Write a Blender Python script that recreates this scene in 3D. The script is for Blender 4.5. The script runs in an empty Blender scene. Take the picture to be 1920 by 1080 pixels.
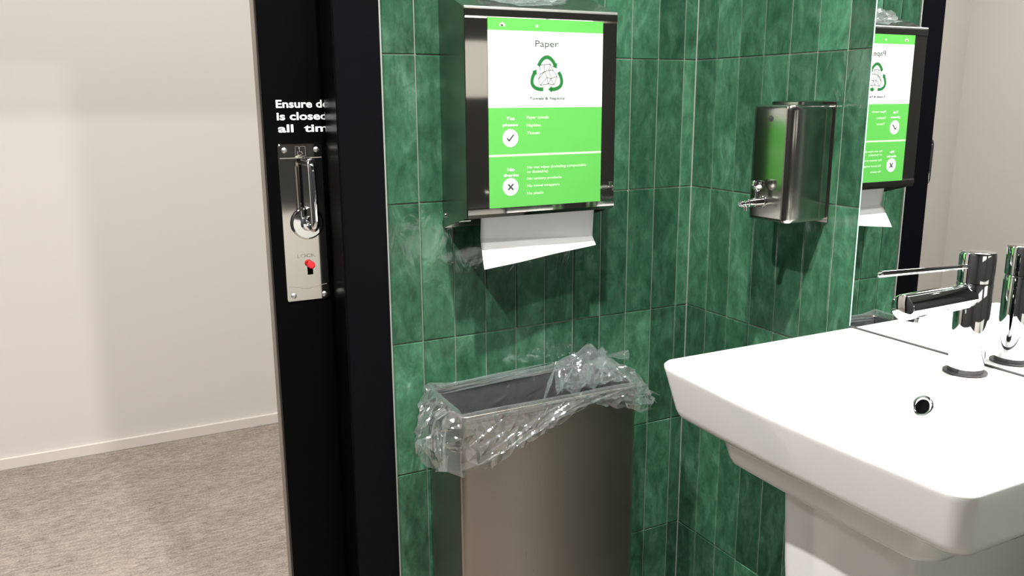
import bpy, bmesh, math, random
from mathutils import Vector, Matrix, noise

random.seed(7)
S = bpy.context.scene
C = S.collection
PI = math.pi

# ------------------------------------------------------------------ camera
cam_d = bpy.data.cameras.new('camera')
cam_d.sensor_width = 36.0
cam_d.lens = 1590.37 / 1920 * 36.0
cam_d.clip_start = 0.02
cam = bpy.data.objects.new('camera', cam_d)
C.objects.link(cam)
yaw, pitch, roll = 0.475, -0.2186, -0.0054
f = Vector((math.sin(yaw) * math.cos(pitch), math.cos(yaw) * math.cos(pitch), math.sin(pitch)))
r0 = Vector((math.cos(yaw), -math.sin(yaw), 0))
u0 = r0.cross(f)
r_ = r0 * math.cos(roll) + u0 * math.sin(roll)
u_ = u0 * math.cos(roll) - r0 * math.sin(roll)
m = Matrix((r_, u_, -f)).transposed().to_4x4()
m.translation = Vector((-1.065, -1.3074, 1.211))
cam.matrix_world = m
S.camera = cam

# ------------------------------------------------------------------ world, exposure, lights
S.view_settings.view_transform = 'Standard'
S.view_settings.look = 'None'
S.view_settings.exposure = 0.0
S.view_settings.gamma = 1.0
S.view_settings.use_curve_mapping = False
S.cycles.caustics_reflective = True
S.cycles.max_bounces = 14
S.cycles.transparent_max_bounces = 24
S.cycles.sample_clamp_indirect = 12.0
w = bpy.data.worlds.new('world')
S.world = w
w.use_nodes = True
w.node_tree.nodes['Background'].inputs[0].default_value = (0.9, 0.93, 1.0, 1)
w.node_tree.nodes['Background'].inputs[1].default_value = 0.01


def disc_light(name, loc, power, size, col=(1, 0.95, 0.88), spread=PI):
    d = bpy.data.lights.new(name, 'AREA')
    d.shape = 'DISK'
    d.size = size
    d.energy = power
    d.color = col
    d.spread = spread
    o = bpy.data.objects.new(name, d)
    o.location = loc
    C.objects.link(o)
    return o


CEIL = 2.45
BATH_LIGHTS = [((-0.66, -0.83), 46.0), ((-0.31, -1.19), 13.0), ((-1.40, -0.68), 45.0)]
for (lx, ly), pw in BATH_LIGHTS:
    disc_light('downlight_lamp', (lx, ly, CEIL - 0.012), pw, 0.045, (1, 0.97, 0.93), math.radians(150))
for hx in (-2.4, -0.9, 0.8, 2.6, 4.4, 6.2):
    disc_light('corridor_lamp', (hx, 0.80, 2.56), 16.5, 0.5, (1, 0.985, 0.95))


# ------------------------------------------------------------------ node helpers
def mat(name):
    m = bpy.data.materials.new(name)
    m.use_nodes = True
    n = m.node_tree.nodes
    b = n['Principled BSDF']
    return m, n, m.node_tree.links, b


def simple(name, col, rough=0.5, metal=0.0, coat=0.0, bump=0.0, bscale=200.0, spec=0.5, var=0.0, vscale=3.0):
    m, n, l, b = mat(name)
    b.inputs['Base Color'].default_value = (*col, 1)
    b.inputs['Roughness'].default_value = rough
    b.inputs['Metallic'].default_value = metal
    b.inputs['Coat Weight'].default_value = coat
    b.inputs['Specular IOR Level'].default_value = spec
    tc = n.new('ShaderNodeTexCoord')
    if bump:
        nz = n.new('ShaderNodeTexNoise')
        nz.inputs['Scale'].default_value = bscale
        nz.inputs['Detail'].default_value = 3
        l.new(tc.outputs['Object'], nz.inputs['Vector'])
        bp = n.new('ShaderNodeBump')
        bp.inputs['Strength'].default_value = bump
        bp.inputs['Distance'].default_value = 0.001
        l.new(nz.outputs['Fac'], bp.inputs['Height'])
        l.new(bp.outputs['Normal'], b.inputs['Normal'])
    if var:
        nz2 = n.new('ShaderNodeTexNoise')
        nz2.inputs['Scale'].default_value = vscale
        nz2.inputs['Detail'].default_value = 4
        l.new(tc.outputs['Object'], nz2.inputs['Vector'])
        mx = n.new('ShaderNodeMix')
        mx.data_type = 'RGBA'
        mx.inputs['A'].default_value = (*[c * (1 - var) for c in col], 1)
        mx.inputs['B'].default_value = (*[min(1, c * (1 + var)) for c in col], 1)
        l.new(nz2.outputs['Fac'], mx.inputs['Factor'])
        l.new(mx.outputs['Result'], b.inputs['Base Color'])
    return m


def brushed(name, col, rough, axis_scale, bump=0.15, metal=1.0, wav=0.0):
    m, n, l, b = mat(name)
    b.inputs['Base Color'].default_value = (*col, 1)
    b.inputs['Metallic'].default_value = metal
    tc = n.new('ShaderNodeTexCoord')
    mp = n.new('ShaderNodeMapping')
    mp.inputs['Scale'].default_value = axis_scale
    nz = n.new('ShaderNodeTexNoise')
    nz.inputs['Scale'].default_value = 1.0
    nz.inputs['Detail'].default_value = 5
    l.new(tc.outputs['Object'], mp.inputs['Vector'])
    l.new(mp.outputs['Vector'], nz.inputs['Vector'])
    mr = n.new('ShaderNodeMapRange')
    mr.inputs['To Min'].default_value = rough * 0.7
    mr.inputs['To Max'].default_value = rough * 1.3
    l.new(nz.outputs['Fac'], mr.inputs['Value'])
    l.new(mr.outputs['Result'], b.inputs['Roughness'])
    bp = n.new('ShaderNodeBump')
    bp.inputs['Strength'].default_value = bump
    bp.inputs['Distance'].default_value = 0.0004
    l.new(nz.outputs['Fac'], bp.inputs['Height'])
    l.new(bp.outputs['Normal'], b.inputs['Normal'])
    return m


def tile_material():
    m, n, l, b = mat('green_glazed_tile')
    at = n.new('ShaderNodeAttribute')
    at.attribute_name = 'tile_rnd'
    tc = n.new('ShaderNodeTexCoord')
    # per-tile offset so that the glaze pattern breaks at every joint
    mul = n.new('ShaderNodeVectorMath')
    mul.operation = 'SCALE'
    mul.inputs['Scale'].default_value = 37.0
    cmb = n.new('ShaderNodeCombineXYZ')
    for k in range(3):
        l.new(at.outputs['Fac'], cmb.inputs[k])
    l.new(cmb.outputs[0], mul.inputs[0])
    add = n.new('ShaderNodeVectorMath')
    add.operation = 'ADD'
    l.new(tc.outputs['Object'], add.inputs[0])
    l.new(mul.outputs[0], add.inputs[1])
    mp = n.new('ShaderNodeMapping')
    mp.inputs['Scale'].default_value = (1.0, 1.0, 0.55)
    l.new(add.outputs[0], mp.inputs['Vector'])
    n1 = n.new('ShaderNodeTexNoise')
    n1.inputs['Scale'].default_value = 24
    n1.inputs['Detail'].default_value = 6
    n1.inputs['Roughness'].default_value = 0.62
    n1.inputs['Distortion'].default_value = 0.9
    l.new(mp.outputs[0], n1.inputs['Vector'])
    r1 = n.new('ShaderNodeValToRGB')
    e = r1.color_ramp.elements
    e[0].position = 0.3
    e[0].color = (0.022, 0.075, 0.040, 1)
    e[1].position = 0.75
    e[1].color = (0.085, 0.200, 0.128, 1)
    x = e.new(0.52)
    x.color = (0.040, 0.122, 0.068, 1)
    l.new(n1.outputs['Fac'], r1.inputs[0])
    # tile to tile value
    r2 = n.new('ShaderNodeMapRange')
    r2.inputs['To Min'].default_value = 0.52
    r2.inputs['To Max'].default_value = 1.16
    l.new(at.outputs['Fac'], r2.inputs['Value'])
    mx = n.new('ShaderNodeVectorMath')
    mx.operation = 'SCALE'
    l.new(r1.outputs[0], mx.inputs[0])
    l.new(r2.outputs[0], mx.inputs['Scale'])
    n3 = n.new('ShaderNodeTexNoise')
    n3.inputs['Scale'].default_value = 60
    n3.inputs['Detail'].default_value = 8
    n3.inputs['Roughness'].default_value = 0.75
    l.new(mp.outputs[0], n3.inputs['Vector'])
    r3 = n.new('ShaderNodeMapRange')
    r3.inputs['From Min'].default_value = 0.35
    r3.inputs['From Max'].default_value = 0.68
    r3.inputs['To Min'].default_value = 0.72
    r3.inputs['To Max'].default_value = 1.22
    l.new(n3.outputs['Fac'], r3.inputs['Value'])
    mx2 = n.new('ShaderNodeVectorMath')
    mx2.operation = 'SCALE'
    l.new(mx.outputs[0], mx2.inputs[0])
    l.new(r3.outputs[0], mx2.inputs['Scale'])
    l.new(mx2.outputs[0], b.inputs['Base Color'])
    b.inputs['Roughness'].default_value = 0.13
    b.inputs['Specular IOR Level'].default_value = 0.5
    n2 = n.new('ShaderNodeTexNoise')
    n2.inputs['Scale'].default_value = 26
    n2.inputs['Detail'].default_value = 2.5
    n2.inputs['Distortion'].default_value = 1.6
    l.new(mp.outputs[0], n2.inputs['Vector'])
    bp = n.new('ShaderNodeBump')
    bp.inputs['Strength'].default_value = 0.42
    bp.inputs['Distance'].default_value = 0.003
    l.new(n2.outputs['Fac'], bp.inputs['Height'])
    l.new(bp.outputs[0], b.inputs['Normal'])
    return m


def carpet_material():
    m, n, l, b = mat('carpet_tile')
    tc = n.new('ShaderNodeTexCoord')

    def nz(scale, sx, sy, det):
        mp = n.new('ShaderNodeMapping')
        mp.inputs['Scale'].default_value = (sx, sy, 1)
        l.new(tc.outputs['Object'], mp.inputs['Vector'])
        a = n.new('ShaderNodeTexNoise')
        a.inputs['Scale'].default_value = scale
        a.inputs['Detail'].default_value = det
        a.inputs['Roughness'].default_value = 0.7
        l.new(mp.outputs[0], a.inputs['Vector'])
        return a
    a = nz(50, 0.55, 2.0, 8)
    c = nz(7, 0.7, 1.5, 3)
    g = nz(210, 0.8, 1.2, 3)
    ad = n.new('ShaderNodeMath'); ad.operation = 'MULTIPLY_ADD'
    l.new(c.outputs['Fac'], ad.inputs[0]); ad.inputs[1].default_value = 0.30
    l.new(a.outputs['Fac'], ad.inputs[2])
    ad2 = n.new('ShaderNodeMath'); ad2.operation = 'MULTIPLY_ADD'
    l.new(g.outputs['Fac'], ad2.inputs[0]); ad2.inputs[1].default_value = 0.8
    l.new(ad.outputs[0], ad2.inputs[2])
    r = n.new('ShaderNodeValToRGB')
    e = r.color_ramp.elements
    e[0].position = 0.78; e[0].color = (0.135, 0.115, 0.105, 1)
    e[1].position = 1.15; e[1].color = (0.42, 0.355, 0.305, 1)
    x = e.new(0.93); x.color = (0.27, 0.23, 0.20, 1)
    e[-1].position = 1.0
    mr = n.new('ShaderNodeMapRange')
    mr.inputs['From Min'].default_value = 0.72; mr.inputs['From Max'].default_value = 1.36
    l.new(ad2.outputs[0], mr.inputs['Value'])
    e[0].position = 0.12; e[1].position = 0.5; e[2].position = 0.9
    e[0].color = (0.13, 0.108, 0.098, 1); e[1].color = (0.27, 0.23, 0.20, 1); e[2].color = (0.43, 0.365, 0.31, 1)
    l.new(mr.outputs[0], r.inputs[0])
    l.new(r.outputs[0], b.inputs['Base Color'])
    b.inputs['Roughness'].default_value = 0.95
    b.inputs['Specular IOR Level'].default_value = 0.1
    bp = n.new('ShaderNodeBump')
    bp.inputs['Strength'].default_value = 0.6; bp.inputs['Distance'].default_value = 0.003
    l.new(g.outputs['Fac'], bp.inputs['Height'])
    l.new(bp.outputs[0], b.inputs['Normal'])
    return m


def film_material():
    m, n, l, b = mat('clear_plastic_film')
    out = n['Material Output']
    b.inputs['Base Color'].default_value = (0.9, 0.92, 0.93, 1)
    b.inputs['Roughness'].default_value = 0.10
    b.inputs['Specular IOR Level'].default_value = 1.0
    tc = n.new('ShaderNodeTexCoord')
    nz = n.new('ShaderNodeTexNoise')
    nz.inputs['Scale'].default_value = 22
    nz.inputs['Detail'].default_value = 2
    nz.inputs['Distortion'].default_value = 1.2
    l.new(tc.outputs['Object'], nz.inputs['Vector'])
    bp = n.new('ShaderNodeBump')
    bp.inputs['Strength'].default_value = 0.6
    bp.inputs['Distance'].default_value = 0.006
    l.new(nz.outputs['Fac'], bp.inputs['Height'])
    gl = n.new('ShaderNodeBsdfGlossy')
    gl.inputs['Roughness'].default_value = 0.09
    gl.inputs['Color'].default_value = (0.95, 0.97, 1, 1)
    l.new(bp.outputs[0], gl.inputs['Normal'])
    df = n.new('ShaderNodeBsdfDiffuse')
    df.inputs['Color'].default_value = (0.85, 0.88, 0.9, 1)
    l.new(bp.outputs[0], df.inputs['Normal'])
    tr = n.new('ShaderNodeBsdfTransparent')
    tr.inputs['Color'].default_value = (0.96, 0.97, 0.97, 1)
    lw = n.new('ShaderNodeLayerWeight')
    lw.inputs['Blend'].default_value = 0.32
    l.new(bp.outputs[0], lw.inputs['Normal'])
    mr = n.new('ShaderNodeMapRange')
    mr.inputs['To Min'].default_value = 0.09
    mr.inputs['To Max'].default_value = 0.9
    l.new(lw.outputs['Facing'], mr.inputs['Value'])
    m1 = n.new('ShaderNodeMixShader')
    l.new(mr.outputs[0], m1.inputs[0])
    l.new(tr.outputs[0], m1.inputs[1])
    l.new(gl.outputs[0], m1.inputs[2])
    m2 = n.new('ShaderNodeMixShader')
    m2.inputs[0].default_value = 0.045
    l.new(m1.outputs[0], m2.inputs[1])
    l.new(df.outputs[0], m2.inputs[2])
    l.new(m2.outputs[0], out.inputs['Surface'])
    return m


M = {}
M['tile'] = tile_material()
M['grout'] = simple('grout', (0.17, 0.195, 0.16), 0.9, var=0.15, vscale=30)
M['paint'] = simple('corridor_paint', (0.635, 0.612, 0.582), 0.7, bump=0.05, bscale=900)
M['greige'] = simple('greige_paint', (0.30, 0.275, 0.25), 0.6, bump=0.05, bscale=600)
M['dark_paint'] = simple('dark_paint', (0.03, 0.03, 0.03), 0.8, spec=0.1)
M['satin'] = simple('satin_bright_steel', (0.78, 0.77, 0.74), 0.38, 1.0)
M['seam'] = simple('grey_seam_sealant', (0.05, 0.05, 0.05), 0.6, spec=0.1)
M['ceil'] = simple('ceiling_paint', (0.14, 0.14, 0.135), 0.7, bump=0.03)
M['white_paint'] = simple('white_paint', (0.78, 0.75, 0.70), 0.5, bump=0.03)
M['skirting'] = simple('skirting_paint', (0.66, 0.63, 0.585), 0.4, bump=0.03)
M['carpet'] = carpet_material()
M['floor_tile'] = simple('grey_floor_tile', (0.17, 0.15, 0.128), 0.4, var=0.2, vscale=9)
M['black_satin'] = simple('black_satin_paint', (0.0012, 0.0012, 0.0014), 0.35, spec=0.06, bump=0.1, bscale=500)
M['black_gloss'] = simple('black_powdercoat', (0.0018, 0.0019, 0.0030), 0.35, spec=0.10, bump=0.2, bscale=700)
M['reveal'] = simple('black_gloss_reveal', (0.002, 0.002, 0.0022), 0.27, spec=0.12, bump=0.1, bscale=500)
M['edge'] = simple('worn_door_edge', (0.20, 0.17, 0.14), 0.5, var=0.5, vscale=12)
M['sealant'] = simple('clear_sealant', (0.28, 0.30, 0.27), 0.35, bump=0.1)
M['steel'] = simple('brushed_steel', (0.36, 0.35, 0.325), 0.24, 1.0)
M['steel_front'] = simple('polished_steel_front', (0.42, 0.405, 0.38), 0.045, 1.0)
M['steel_soap'] = brushed('satin_steel', (0.36, 0.345, 0.32), 0.17, (900, 900, 6), bump=0.05)
M['steel_bin'] = brushed('matt_brushed_steel', (0.40, 0.36, 0.32), 0.32, (500, 500, 30), bump=0.3)
M['plate'] = simple('polished_plate', (0.66, 0.64, 0.60), 0.07, 1.0, bump=0.004, bscale=60)
M['chrome'] = simple('chrome', (0.86, 0.87, 0.88), 0.045, 1.0, bump=0.01, bscale=5)
M['mirror'] = simple('mirror_silver', (0.93, 0.95, 0.94), 0.0, 1.0)
M['mirror_edge'] = simple('mirror_edge', (0.45, 0.60, 0.55), 0.15)
M['ceramic'] = simple('white_glazed_ceramic', (0.87, 0.87, 0.87), 0.09, coat=0.4, bump=0.01, bscale=8)
M['red'] = simple('red_plastic', (0.75, 0.02, 0.03), 0.3, bump=0.02)
M['dark'] = simple('dark_void', (0.0015, 0.0015, 0.0015), 0.8, bump=0.05, spec=0.02)
M['lining'] = simple('dark_grey_lining', (0.028, 0.026, 0.028), 0.45, bump=0.1)
M['paper'] = simple('paper_towel_tissue', (0.80, 0.80, 0.81), 0.9, bump=0.4, bscale=900)
M['p_green'] = simple('poster_green', (0.085, 0.36, 0.065), 0.5, spec=0.2, bump=0.01)
M['p_white'] = simple('poster_white', (0.60, 0.62, 0.61), 0.5, spec=0.2, bump=0.01)
M['p_line'] = simple('poster_pale_green', (0.42, 0.62, 0.38), 0.5, spec=0.2, bump=0.01)
M['p_dark'] = simple('poster_dark_green_ink', (0.015, 0.125, 0.03), 0.5, spec=0.1, bump=0.01)
M['p_grey'] = simple('poster_grey_ink', (0.045, 0.065, 0.05), 0.5, spec=0.1, bump=0.01)
M['vinyl'] = simple('white_vinyl_lettering', (0.88, 0.88, 0.88), 0.4, bump=0.01)
M['etch'] = simple('etched_marking', (0.22, 0.20, 0.18), 0.5, bump=0.02)
M['film'] = film_material()
M['lens'] = simple('downlight_lens', (0.9, 0.9, 0.9), 0.4)
M['lens'].node_tree.nodes['Principled BSDF'].inputs['Emission Color'].default_value = (1, 0.96, 0.9, 1)
M['lens'].node_tree.nodes['Principled BSDF'].inputs['Emission Strength'].default_value = 6.0


# ------------------------------------------------------------------ mesh helpers
def link(name, bm, material, parent=None, smooth=False, angle=35):
    me = bpy.data.meshes.new(name)
    bmesh.ops.recalc_face_normals(bm, faces=bm.faces[:])
    bm.to_mesh(me)
    bm.free()
    mats = material if isinstance(material, (list, tuple)) else [material]
    for q in mats:
        me.materials.append(q)
    if smooth:
        me.polygons.foreach_set('use_smooth', [True] * len(me.polygons))
        try:
            me.set_sharp_from_angle(angle=math.radians(angle))
        except Exception:
            pass
    o = bpy.data.objects.new(name, me)
    C.objects.link(o)
    if parent:
        o.parent = parent
        o.matrix_parent_inverse = parent.matrix_world.inverted()
        pl = parent.location
        if parent.type == 'EMPTY':
            o.matrix_parent_inverse = Matrix.Translation(-Vector(pl))
    return o


def tag(o, label=None, cat=None, group=None, kind=None):
    if label: o['label'] = label
    if cat: o['category'] = cat
    if group: o['group'] = group
    if kind: o['kind'] = kind
    return o


def empty(name, loc=(0, 0, 0)):
    o = bpy.data.objects.new(name, None)
    o.location = loc
    o.empty_display_size = 0.05
    C.objects.link(o)
    return o


def box(bm, x0, x1, y0, y1, z0, z1, bev=0.0, seg=2, mi=0):
    vs = [bm.verts.new((x, y, z)) for x in (x0, x1) for y in (y0, y1) for z in (z0, z1)]
    idx = [(0, 1, 3, 2), (4, 6, 7, 5), (0, 4, 5, 1), (2, 3, 7, 6), (0, 2, 6, 4), (1, 5, 7, 3)]
    fs = [bm.faces.new([vs[i] for i in q]) for q in idx]
    for q in fs: q.material_index = mi
    if bev:
        es = list({e for q in fs for e in q.edges})
        bmesh.ops.bevel(bm, geom=es, offset=bev, segments=seg, profile=0.5, affect='EDGES')


def bx(*a, **k):
    bm = bmesh.new()
    box(bm, *a, **k)
    return bm


def frame_of(d):
    d = Vector(d).normalized()
    a = Vector((0, 0, 1)) if abs(d.z) < 0.9 else Vector((1, 0, 0))
    s = d.cross(a).normalized()
    return s, s.cross(d).normalized()


def lathe(bm, origin, axis, prof, n=40, cap0=True, cap1=True):
    """prof: list of (distance along axis, radius)"""
    o = Vector(origin); d = Vector(axis).normalized(); s, t = frame_of(d)
    rings = []
    for (h, r) in prof:
        rings.append([bm.verts.new(o + d * h + (s * math.cos(2 * PI * k / n) + t * math.sin(2 * PI * k / n)) * r) for k in range(n)])
    for a, b in zip(rings, rings[1:]):
        for k in range(n):
            bm.faces.new((a[k], a[(k + 1) % n], b[(k + 1) % n], b[k]))
    if cap0: bm.faces.new(rings[0][::-1])
    if cap1: bm.faces.new(rings[-1])


def tube(bm, pts, r, n=20):
    pts = [Vector(p) for p in pts]
    rings = []
    ref = None
    for i, p in enumerate(pts):
        if i == 0: d = pts[1] - p
        elif i == len(pts) - 1: d = p - pts[i - 1]
        else: d = (pts[i + 1] - p).normalized() + (p - pts[i - 1]).normalized()
        d.normalize()
        if ref is None:
            s, t = frame_of(d)
        else:
            s = (ref - d * ref.dot(d)).normalized(); t = d.cross(s)
        ref = s
        rings.append([bm.verts.new(p + (s * math.cos(2 * PI * k / n) + t * math.sin(2 * PI * k / n)) * r) for k in range(n)])
    for a, b in zip(rings, rings[1:]):
        for k in range(n):
            bm.faces.new((a[k], a[(k + 1) % n], b[(k + 1) % n], b[k]))
    bm.faces.new(rings[0][::-1]); bm.faces.new(rings[-1])


def arc(c, r, a0, a1, n, ax=(1, 0, 0), ay=(0, 0, 1)):
    c, ax, ay = Vector(c), Vector(ax), Vector(ay)
    return [c + ax * r * math.cos(a0 + (a1 - a0) * i / n) + ay * r * math.sin(a0 + (a1 - a0) * i / n) for i in range(n + 1)]


def loft(bm, loops, cap0=True, cap1=True, mi=0):
    R = [[bm.verts.new(p) for p in lp] for lp in loops]
    n = len(R[0])
    for a, b in zip(R, R[1:]):
        for k in range(n):
            q = bm.faces.new((a[k], a[(k + 1) % n], b[(k + 1) % n], b[k])); q.material_index = mi
    if cap0: bm.faces.new(R[0][::-1])
    if cap1: bm.faces.new(R[-1])
    return R


def rrect(x0, x1, y0, y1, z, rads, n=10, bow=0.0):
    """rounded rectangle loop; rads for corners (x0y0, x1y0, x1y1, x0y1); bow pushes the x0 side outwards"""
    cs = [(x0, y0, PI, 1.5 * PI, rads[0], 1, 1), (x1, y0, 1.5 * PI, 2 * PI, rads[1], -1, 1),
          (x1, y1, 0, .5 * PI, rads[2], -1, -1), (x0, y1, .5 * PI, PI, rads[3], 1, -1)]
    P = []
    for cx, cy, a0, a1, r, sx, sy in cs:
        for i in range(n + 1):
            a = a0 + (a1 - a0) * i / n
            P.append(Vector((cx + sx * r + r * math.cos(a), cy + sy * r + r * math.sin(a), z)))
    # subdivide the x0 side (last corner -> first corner)
    a, b = P[-1].copy(), P[0].copy()
    for i in range(1, 12):
        t = i / 12
        q = a.lerp(b, t); q.x -= bow * math.sin(PI * t)
        P.append(q)
    return P


def ribbon(bm, pts, wd, y, mi=0, closed=False):
    """flat ribbon along (x,z) points in the plane y"""
    P = [Vector((p[0], 0, p[1])) for p in pts]
    L = []
    for i, p in enumerate(P):
        if closed: d = P[(i + 1) % len(P)] - P[i - 1]
        elif i == 0: d = P[1] - p
        elif i == len(P) - 1: d = p - P[i - 1]
        else: d = P[i + 1] - P[i - 1]
        d.normalize(); nn = Vector((-d.z, 0, d.x)) * wd / 2
        L.append((bm.verts.new((p.x + nn.x, y, p.z + nn.z)), bm.verts.new((p.x - nn.x, y, p.z - nn.z))))
    m_ = len(L) if closed else len(L) - 1
    for i in range(m_):
        a, b = L[i], L[(i + 1) % len(L)]
        q = bm.faces.new((a[0], a[1], b[1], b[0])); q.material_index = mi


def disc(bm, cx, cz, r, y, n=40, mi=0):
    q = bm.faces.new([bm.verts.new((cx + r * math.cos(2 * PI * k / n), y, cz + r * math.sin(2 * PI * k / n))) for k in range(n)])
    q.material_index = mi


def text_into(bm, s, x, z, width, cap, y, align='LEFT', bold=0.0):
    """mesh lettering standing in the plane y, facing -y; x is its left edge (or centre), z its baseline"""
    def get(txt):
        cu = bpy.data.curves.new('t', 'FONT')
        cu.body = txt; cu.size = 1.0; cu.offset = bold; cu.resolution_u = 3
        ob = bpy.data.objects.new('t', cu)
        C.objects.link(ob)
        dg = bpy.context.evaluated_depsgraph_get()
        dg.update()
        me = bpy.data.meshes.new_from_object(ob.evaluated_get(dg))
        bpy.data.objects.remove(ob)
        bpy.data.curves.remove(cu)
        return me
    hm = get('E')
    ch = max(v.co.y for v in hm.vertices)
    bpy.data.meshes.remove(hm)
    me = get(s)
    xs = [v.co.x for v in me.vertices]
    x0, x1 = min(xs), max(xs)
    sx = width / (x1 - x0); sz = cap / ch
    ox = x if align == 'LEFT' else x - width / 2
    tmp = bmesh.new(); tmp.from_mesh(me)
    vm = {}
    for v in tmp.verts:
        vm[v.index] = bm.verts.new((ox + (v.co.x - x0) * sx, y, z + v.co.y * sz))
    for q in tmp.faces:
        try: bm.faces.new([vm[v.index] for v in q.verts])
        except ValueError: pass
    tmp.free(); bpy.data.meshes.remove(me)


def solid(o, t):
    """thin real thickness for a flat print"""
    md = o.modifiers.new('thickness', 'SOLIDIFY'); md.thickness = t; md.offset = 0


# ------------------------------------------------------------------ room shell
H_T, W_T, GAP = 0.2356, 0.0594, 0.0016
Z0 = 1.2812
ROWS = sorted([Z0 + k * H_T for k in range(-6, 7)])
ROWS = [0.0] + [z for z in ROWS if 0.01 < z < CEIL] + [CEIL]


def tile_wall(name, bm_back, cols, org, U, N, keep=lambda a, b, c, d: True, seed=1):
    """one mesh: backing (grout) plus individually bevelled, slightly uneven tiles.
    cols: positions along U; point = org + U*u + Z*z + N*depth"""
    rnd = random.Random(seed)
    bm = bm_back
    for q in bm.faces: q.material_index = 1
    lay = bm.faces.layers.float.new('tile_rnd')
    U, N, org = Vector(U), Vector(N), Vector(org)

    def P(u, z, d): return org + U * u + Vector((0, 0, z)) + N * d
    for ua, ub in zip(cols, cols[1:]):
        for za, zb in zip(ROWS, ROWS[1:]):
            if not keep(ua, ub, za, zb): continue
            a, b, c, d = ua + GAP / 2, ub - GAP / 2, za + GAP / 2, zb - GAP / 2
            if b - a < 0.004: continue
            j = [rnd.uniform(-.0004, .0004) for _ in range(4)]
            e = 0.0012; t = 0.0018
            # inner front grid 3 x 5 slightly wavy
            base = [bm.verts.new(P(*q, 0.0)) for q in ((a, c), (b, c), (b, d), (a, d))]
            fr = [bm.verts.new(P(*q, t + k)) for q, k in zip(((a + e, c + e), (b - e, c + e), (b - e, d - e), (a + e, d - e)), j)]
            v = rnd.random()
            for k in range(4):
                q = bm.faces.new((base[k], base[(k + 1) % 4], fr[(k + 1) % 4], fr[k])); q[lay] = v; q.material_index = 0
            q = bm.faces.new(fr); q[lay] = v; q.material_index = 0
    o = link(name, bm, [M['tile'], M['grout']])
    return o


OPEN_L, JAMB_L, JAMB_R, DOOR_H = -1.66, -0.695, -0.623, 2.10
# front wall (tiled, holds the dispenser): front skin, pocket behind
bm = bmesh.new()
box(bm, JAMB_R, 0.0, 0.0, 0.055, 0, CEIL)
box(bm, -1.72, JAMB_R, 0.0, 0.055, DOOR_H + 0.05, CEIL)
colsA = sorted([-0.0289 - k * W_T for k in range(0, 28)] + [0.0])
colsA = [c for c in colsA if c > -1.70]
wf = tile_wall('wall_front', bm, colsA, (0, 0, 0), (1, 0, 0), (0, -1, 0),
               keep=lambda a, b, c, d: a > JAMB_R - 0.004 or c > DOOR_H + 0.05, seed=3)
tag(wf, kind='structure')
# right wall
bm = bx(0.0, 0.12, -2.1, 0.055, 0, CEIL)
colsB = sorted([-0.0589 - k * W_T for k in range(0, 35)] + [-0.002])
wr = tile_wall('wall_right', bm, colsB, (0, 0, 0), (0, 1, 0), (-1, 0, 0), seed=5)
tag(wr, kind='structure')
# left wall
bm = bx(-1.84, -1.72, -2.1, 0.055, 0, CEIL)
wl = link('wall_left', bm, M['dark_paint'])
tag(wl, kind='structure')
tag(link('wall_back', bx(-1.84, 0.12, -2.2, -2.1, 0, CEIL), M['dark_paint']), kind='structure')
bm = bmesh.new()
box(bm, -0.80, 0.0, -2.1, -2.088, 0.0, 0.757, bev=0.002)  # pale panel behind the camera, added for the lock plate to reflect
tag(link('added_reflection_panel_low', bm, M['paint']), kind='structure')
bm = bmesh.new()
box(bm, -0.80, -0.15, -2.1, -2.088, 1.22, 1.44, bev=0.002)  # unseen pale band, added to show as a reflection in the dispenser front
tag(link('added_reflection_panel_high', bm, M['paint']), kind='structure')
tag(link('wall_corridor_side', bx(-0.70, 9.0, 0.125, 0.15, 0, 2.6), M['paint']), kind='structure')
tag(link('wall_corridor_left_return', bx(-3.4, -1.66, 0.056, 0.15, 0, 2.6), M['paint']), kind='structure')
tag(link('wall_corridor_far', bx(-3.4, 9.0, 1.854, 1.97, 0, 2.6), M['paint']), kind='structure')
tag(link('wall_corridor_left', bx(-3.5, -3.4, 0.056, 1.97, 0, 2.6), M['paint']), kind='structure')
tag(link('wall_corridor_right', bx(9.0, 9.1, 0.056, 1.97, 0, 2.6), M['paint']), kind='structure')
tag(link('floor', bx(-1.84, 0.12, -2.2, 0.06, -0.1, 0), M['floor_tile']), kind='structure')
tag(link('floor', bx(-3.5, 9.1, 0.06, 1.97, -0.1, 0), M['carpet']), kind='structure')
tag(link('ceiling', bx(-1.84, 0.12, -2.2, 0.055, CEIL, CEIL + 0.1), M['ceil']), kind='structure')
tag(link('ceiling', bx(-3.5, 9.1, 0.056, 1.97, 2.6, 2.7), M['white_paint']), kind='structure')
bm = bmesh.new()
box(bm, -3.4, 9.0, 1.842, 1.854, 0, 0.0395, bev=0.002, seg=2)
tag(link('baseboard_corridor', bm, M['skirting']), kind='structure')

# sealant bead between black frame and tiles
bm = bmesh.new()
box(bm, JAMB_R - 0.001, JAMB_R + 0.003, -0.006, 0.0, 0, DOOR_H + 0.04, bev=0.001)
tag(link('trim_2', bm, M['sealant']), kind='structure')
# corner sealant
bm = bmesh.new()
box(bm, -0.003, 0.0, -0.003, 0.0, 0, CEIL)
tag(link('trim_3', bm, M['sealant']), kind='structure')

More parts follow.
